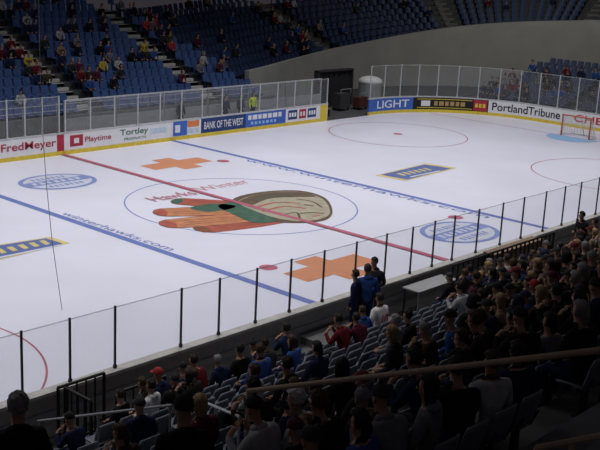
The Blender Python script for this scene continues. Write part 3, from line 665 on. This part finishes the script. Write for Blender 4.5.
for r in range(ER):
    k=len(v); x=EX-.4+.85*r; z=EZ+ERR*r; yt=10.9-.25*r; v+=[(x,-13.5,0),(x,yt,0),(x,yt,z),(x,-13.5,z),(x+.85,yt,z),(x+.85,-13.5,z),(x+.85,yt,0)]; f+=[(k,k+1,k+2,k+3),(k+3,k+2,k+4,k+5),(k+1,k+6,k+4,k+2)]
struct(mesh('floor_end_stand',v,f,M_dconc))
vis=[]
for q in fs:
    u,vv=proj((q[0],q[1],q[2]+.6))
    if -12<u<612 and -14<vv<130: vis.append((np.linalg.norm(np.array(q[:3])-CAM),q,u,vv))
vis.sort(key=lambda a:a[0])
nind=max(0,300-nseats)
bmA=slab(lambda s,t:((.24*s*(1-.15*t**4),-.19-.09*t+.05*s*s,.45+.42*t),(0,-1,.1)),2,3,.03); bmB=slab(pan_fn,2,1,.03)
tmpa=bpy.data.meshes.new('a'); bmA.to_mesh(tmpa); bmA.free(); bm=bmesh.new(); bm.from_mesh(tmpa); tmpb=bpy.data.meshes.new('bb'); bmB.to_mesh(tmpb); bmB.free(); bm.from_mesh(tmpb); box(bm,-.03,.03,-.12,-.05,0,.42)
fme=bpy.data.meshes.new('stadium_seat'); bm.to_mesh(fme); bm.free(); fme.materials.append(M_seat)
sel=[a for a in vis if a[1][5]=='s'][:nind]; selk={id(a[1]) for a in sel}
sel.sort(key=lambda a:(a[1][4],a[1][0])); cnt={}
for _,q,u,vv in sel:
    cnt[q[4]]=cnt.get(q[4],0)+1
    o=bpy.data.objects.new('stadium_seat',fme); COL.objects.link(o); o.location=q[:3]; o.rotation_euler=(0,0,q[3])
    tag(o,'blue plastic seat, %s from left in row %d of the far stand'%(ordn(cnt[q[4]]),q[4]+1),'seat','blue seats in the far stand')
fv=np.array([w.co[:] for w in fme.vertices]); ff=[tuple(p.vertices) for p in fme.polygons]
for kinds,m,lb in(('s',M_seat,'rows of blue seats filling the rest of the far stand'),('w',mat('shadowed blue seat plastic',(.025,.045,.11),.5),'rows of shadowed blue seats above the curved grey wall'),('e',M_seate,'rows of dim blue seats behind the end glass')):  # shadowed seats: the shade above the wall is put into their colour
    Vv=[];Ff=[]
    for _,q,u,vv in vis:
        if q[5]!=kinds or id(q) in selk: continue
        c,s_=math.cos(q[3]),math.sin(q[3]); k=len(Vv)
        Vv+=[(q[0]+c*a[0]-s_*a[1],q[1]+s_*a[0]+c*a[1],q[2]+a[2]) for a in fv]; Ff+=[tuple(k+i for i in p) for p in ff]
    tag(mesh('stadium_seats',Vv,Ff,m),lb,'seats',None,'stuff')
# far people
occ=set()
def seat_near(u,vv,kinds):
    c=min((a for a in vis if id(a[1]) not in occ and a[1][5] in kinds),key=lambda a:(a[2]-u)**2+(a[3]-vv)**2); occ.add(id(c[1])); return c[1]
FARC=['black','charcoal','black','navy','grey','dark red','pale grey','charcoal','black','olive','black','blue','charcoal','navy','black','tan','dark brown','maroon','red']
for cu_,cv,su,sv,nn in((25,58,26,18,16),(92,70,26,12,14),(165,42,28,16,17),(150,18,24,9,8),(290,42,18,10,13),(268,14,22,8,8),(40,18,34,11,11),(420,10,60,6,7),(215,60,16,12,7),(110,30,50,22,12)):
    for k in range(nn):
        q=seat_near(random.gauss(cu_,su),max(2,random.gauss(cv,sv)),'sw'); j,h,hk=rnd_look(); j=random.choice(FARC)
        if k==0 and cu_ in(25,92,165): j='yellow'
        person(random.choice(FSIT),q[:3],q[3]+random.uniform(-.2,.2),j,h,hk,random.choice(['charcoal','navy','black']),'spectators in the far stand',('f' if q[5]=='s' else 'w',q[4],q[0]),sc=.93)
for _ in range(30):
    q=seat_near(random.uniform(480,605),random.uniform(70,102),'e'); j,h,hk=rnd_look(); person(random.choice(FSIT),q[:3],q[3],random.choice(['black','charcoal','navy','black','dark red','grey','charcoal','maroon','dark brown','blue']),h,hk,'charcoal','spectators behind the end glass',('e',q[4],-q[1]),sc=.93)
for u,y,j,lb in((253,13.9,'lime yellow','person in bright yellow jacket standing behind the far boards'),(181,13.9,'black','person in black standing behind far boards above orange patch'),(241,13.8,'charcoal','person in charcoal standing left of yellow-jacketed one at far boards'),(226,13.9,'navy','person in navy standing behind far bank lettering')):
    x=float(Py(u,100,y)[0]); person(FSTD[0],(x,y,0),PI,j,'dark hair','short','black',label=lb)
WH={'n':'of near stand','f':'of far stand','w':'above grey wall','e':'behind end glass'}
rows={}
for it in ALLP:
    if it[3]: rows.setdefault(it[3][:2],[]).append(it)
for (k,r),L in rows.items():
    L.sort(key=lambda a:a[3][2])
    for i,(o,jk,look,key) in enumerate(L): o['label']='person in %s with %s, %s from left in row %d %s'%(jk,look,ordn(i+1),r+1,WH[k])
for o in SIT+STD+FSIT+FSTD: bpy.data.objects.remove(o)
for c in list(seatP.children): bpy.data.objects.remove(c)
bpy.data.objects.remove(seatP)
# ---------------------------------------------------------------- light
def lamp(name,loc,sx,sy,en,col=(1,.98,.99),spread=150,target=None):
    L_=bpy.data.lights.new(name,'AREA'); L_.shape='RECTANGLE'; L_.size=sx; L_.size_y=sy; L_.energy=en; L_.color=col; L_.spread=math.radians(spread)
    o=bpy.data.objects.new(name,L_); COL.objects.link(o); o.location=loc
    if target is not None: o.rotation_euler=(Vector(target)-Vector(loc)).to_track_quat('-Z','Y').to_euler()
for x in(-21,-7,7,21):
    for y in(-6.5,6.5): lamp('rink_lamp',(x,y,18),6,4,650 if x>-20 else 530,(.985,.98,1),spread=120)
lamp('stand_fill',(-6,24,19),36,5,270,(.85,.9,1),160)  # unseen fill light added to brighten the far stand
lamp('stand_fill',(30,4,19),8,12,620,(1,.98,.93),120,(46,14,2))  # added fill aimed at the curved grey wall, not a real fixture
lamp('stand_fill',(-5,-15.5,15),28,2,90,(1,.97,.96),55)  # extra fill put in over the near rows and walkway
w=bpy.data.worlds.new('hall_fill'); SC.world=w; w.use_nodes=True; w.node_tree.nodes['Background'].inputs[0].default_value=(.64,.58,.68,1); w.node_tree.nodes['Background'].inputs[1].default_value=.045  # even lavender ambient fill, added to lift the shadows
print('SEATS',nseats,'FARIND',len(sel),'FARALL',len(vis),'PEOPLE',len(ALLP))
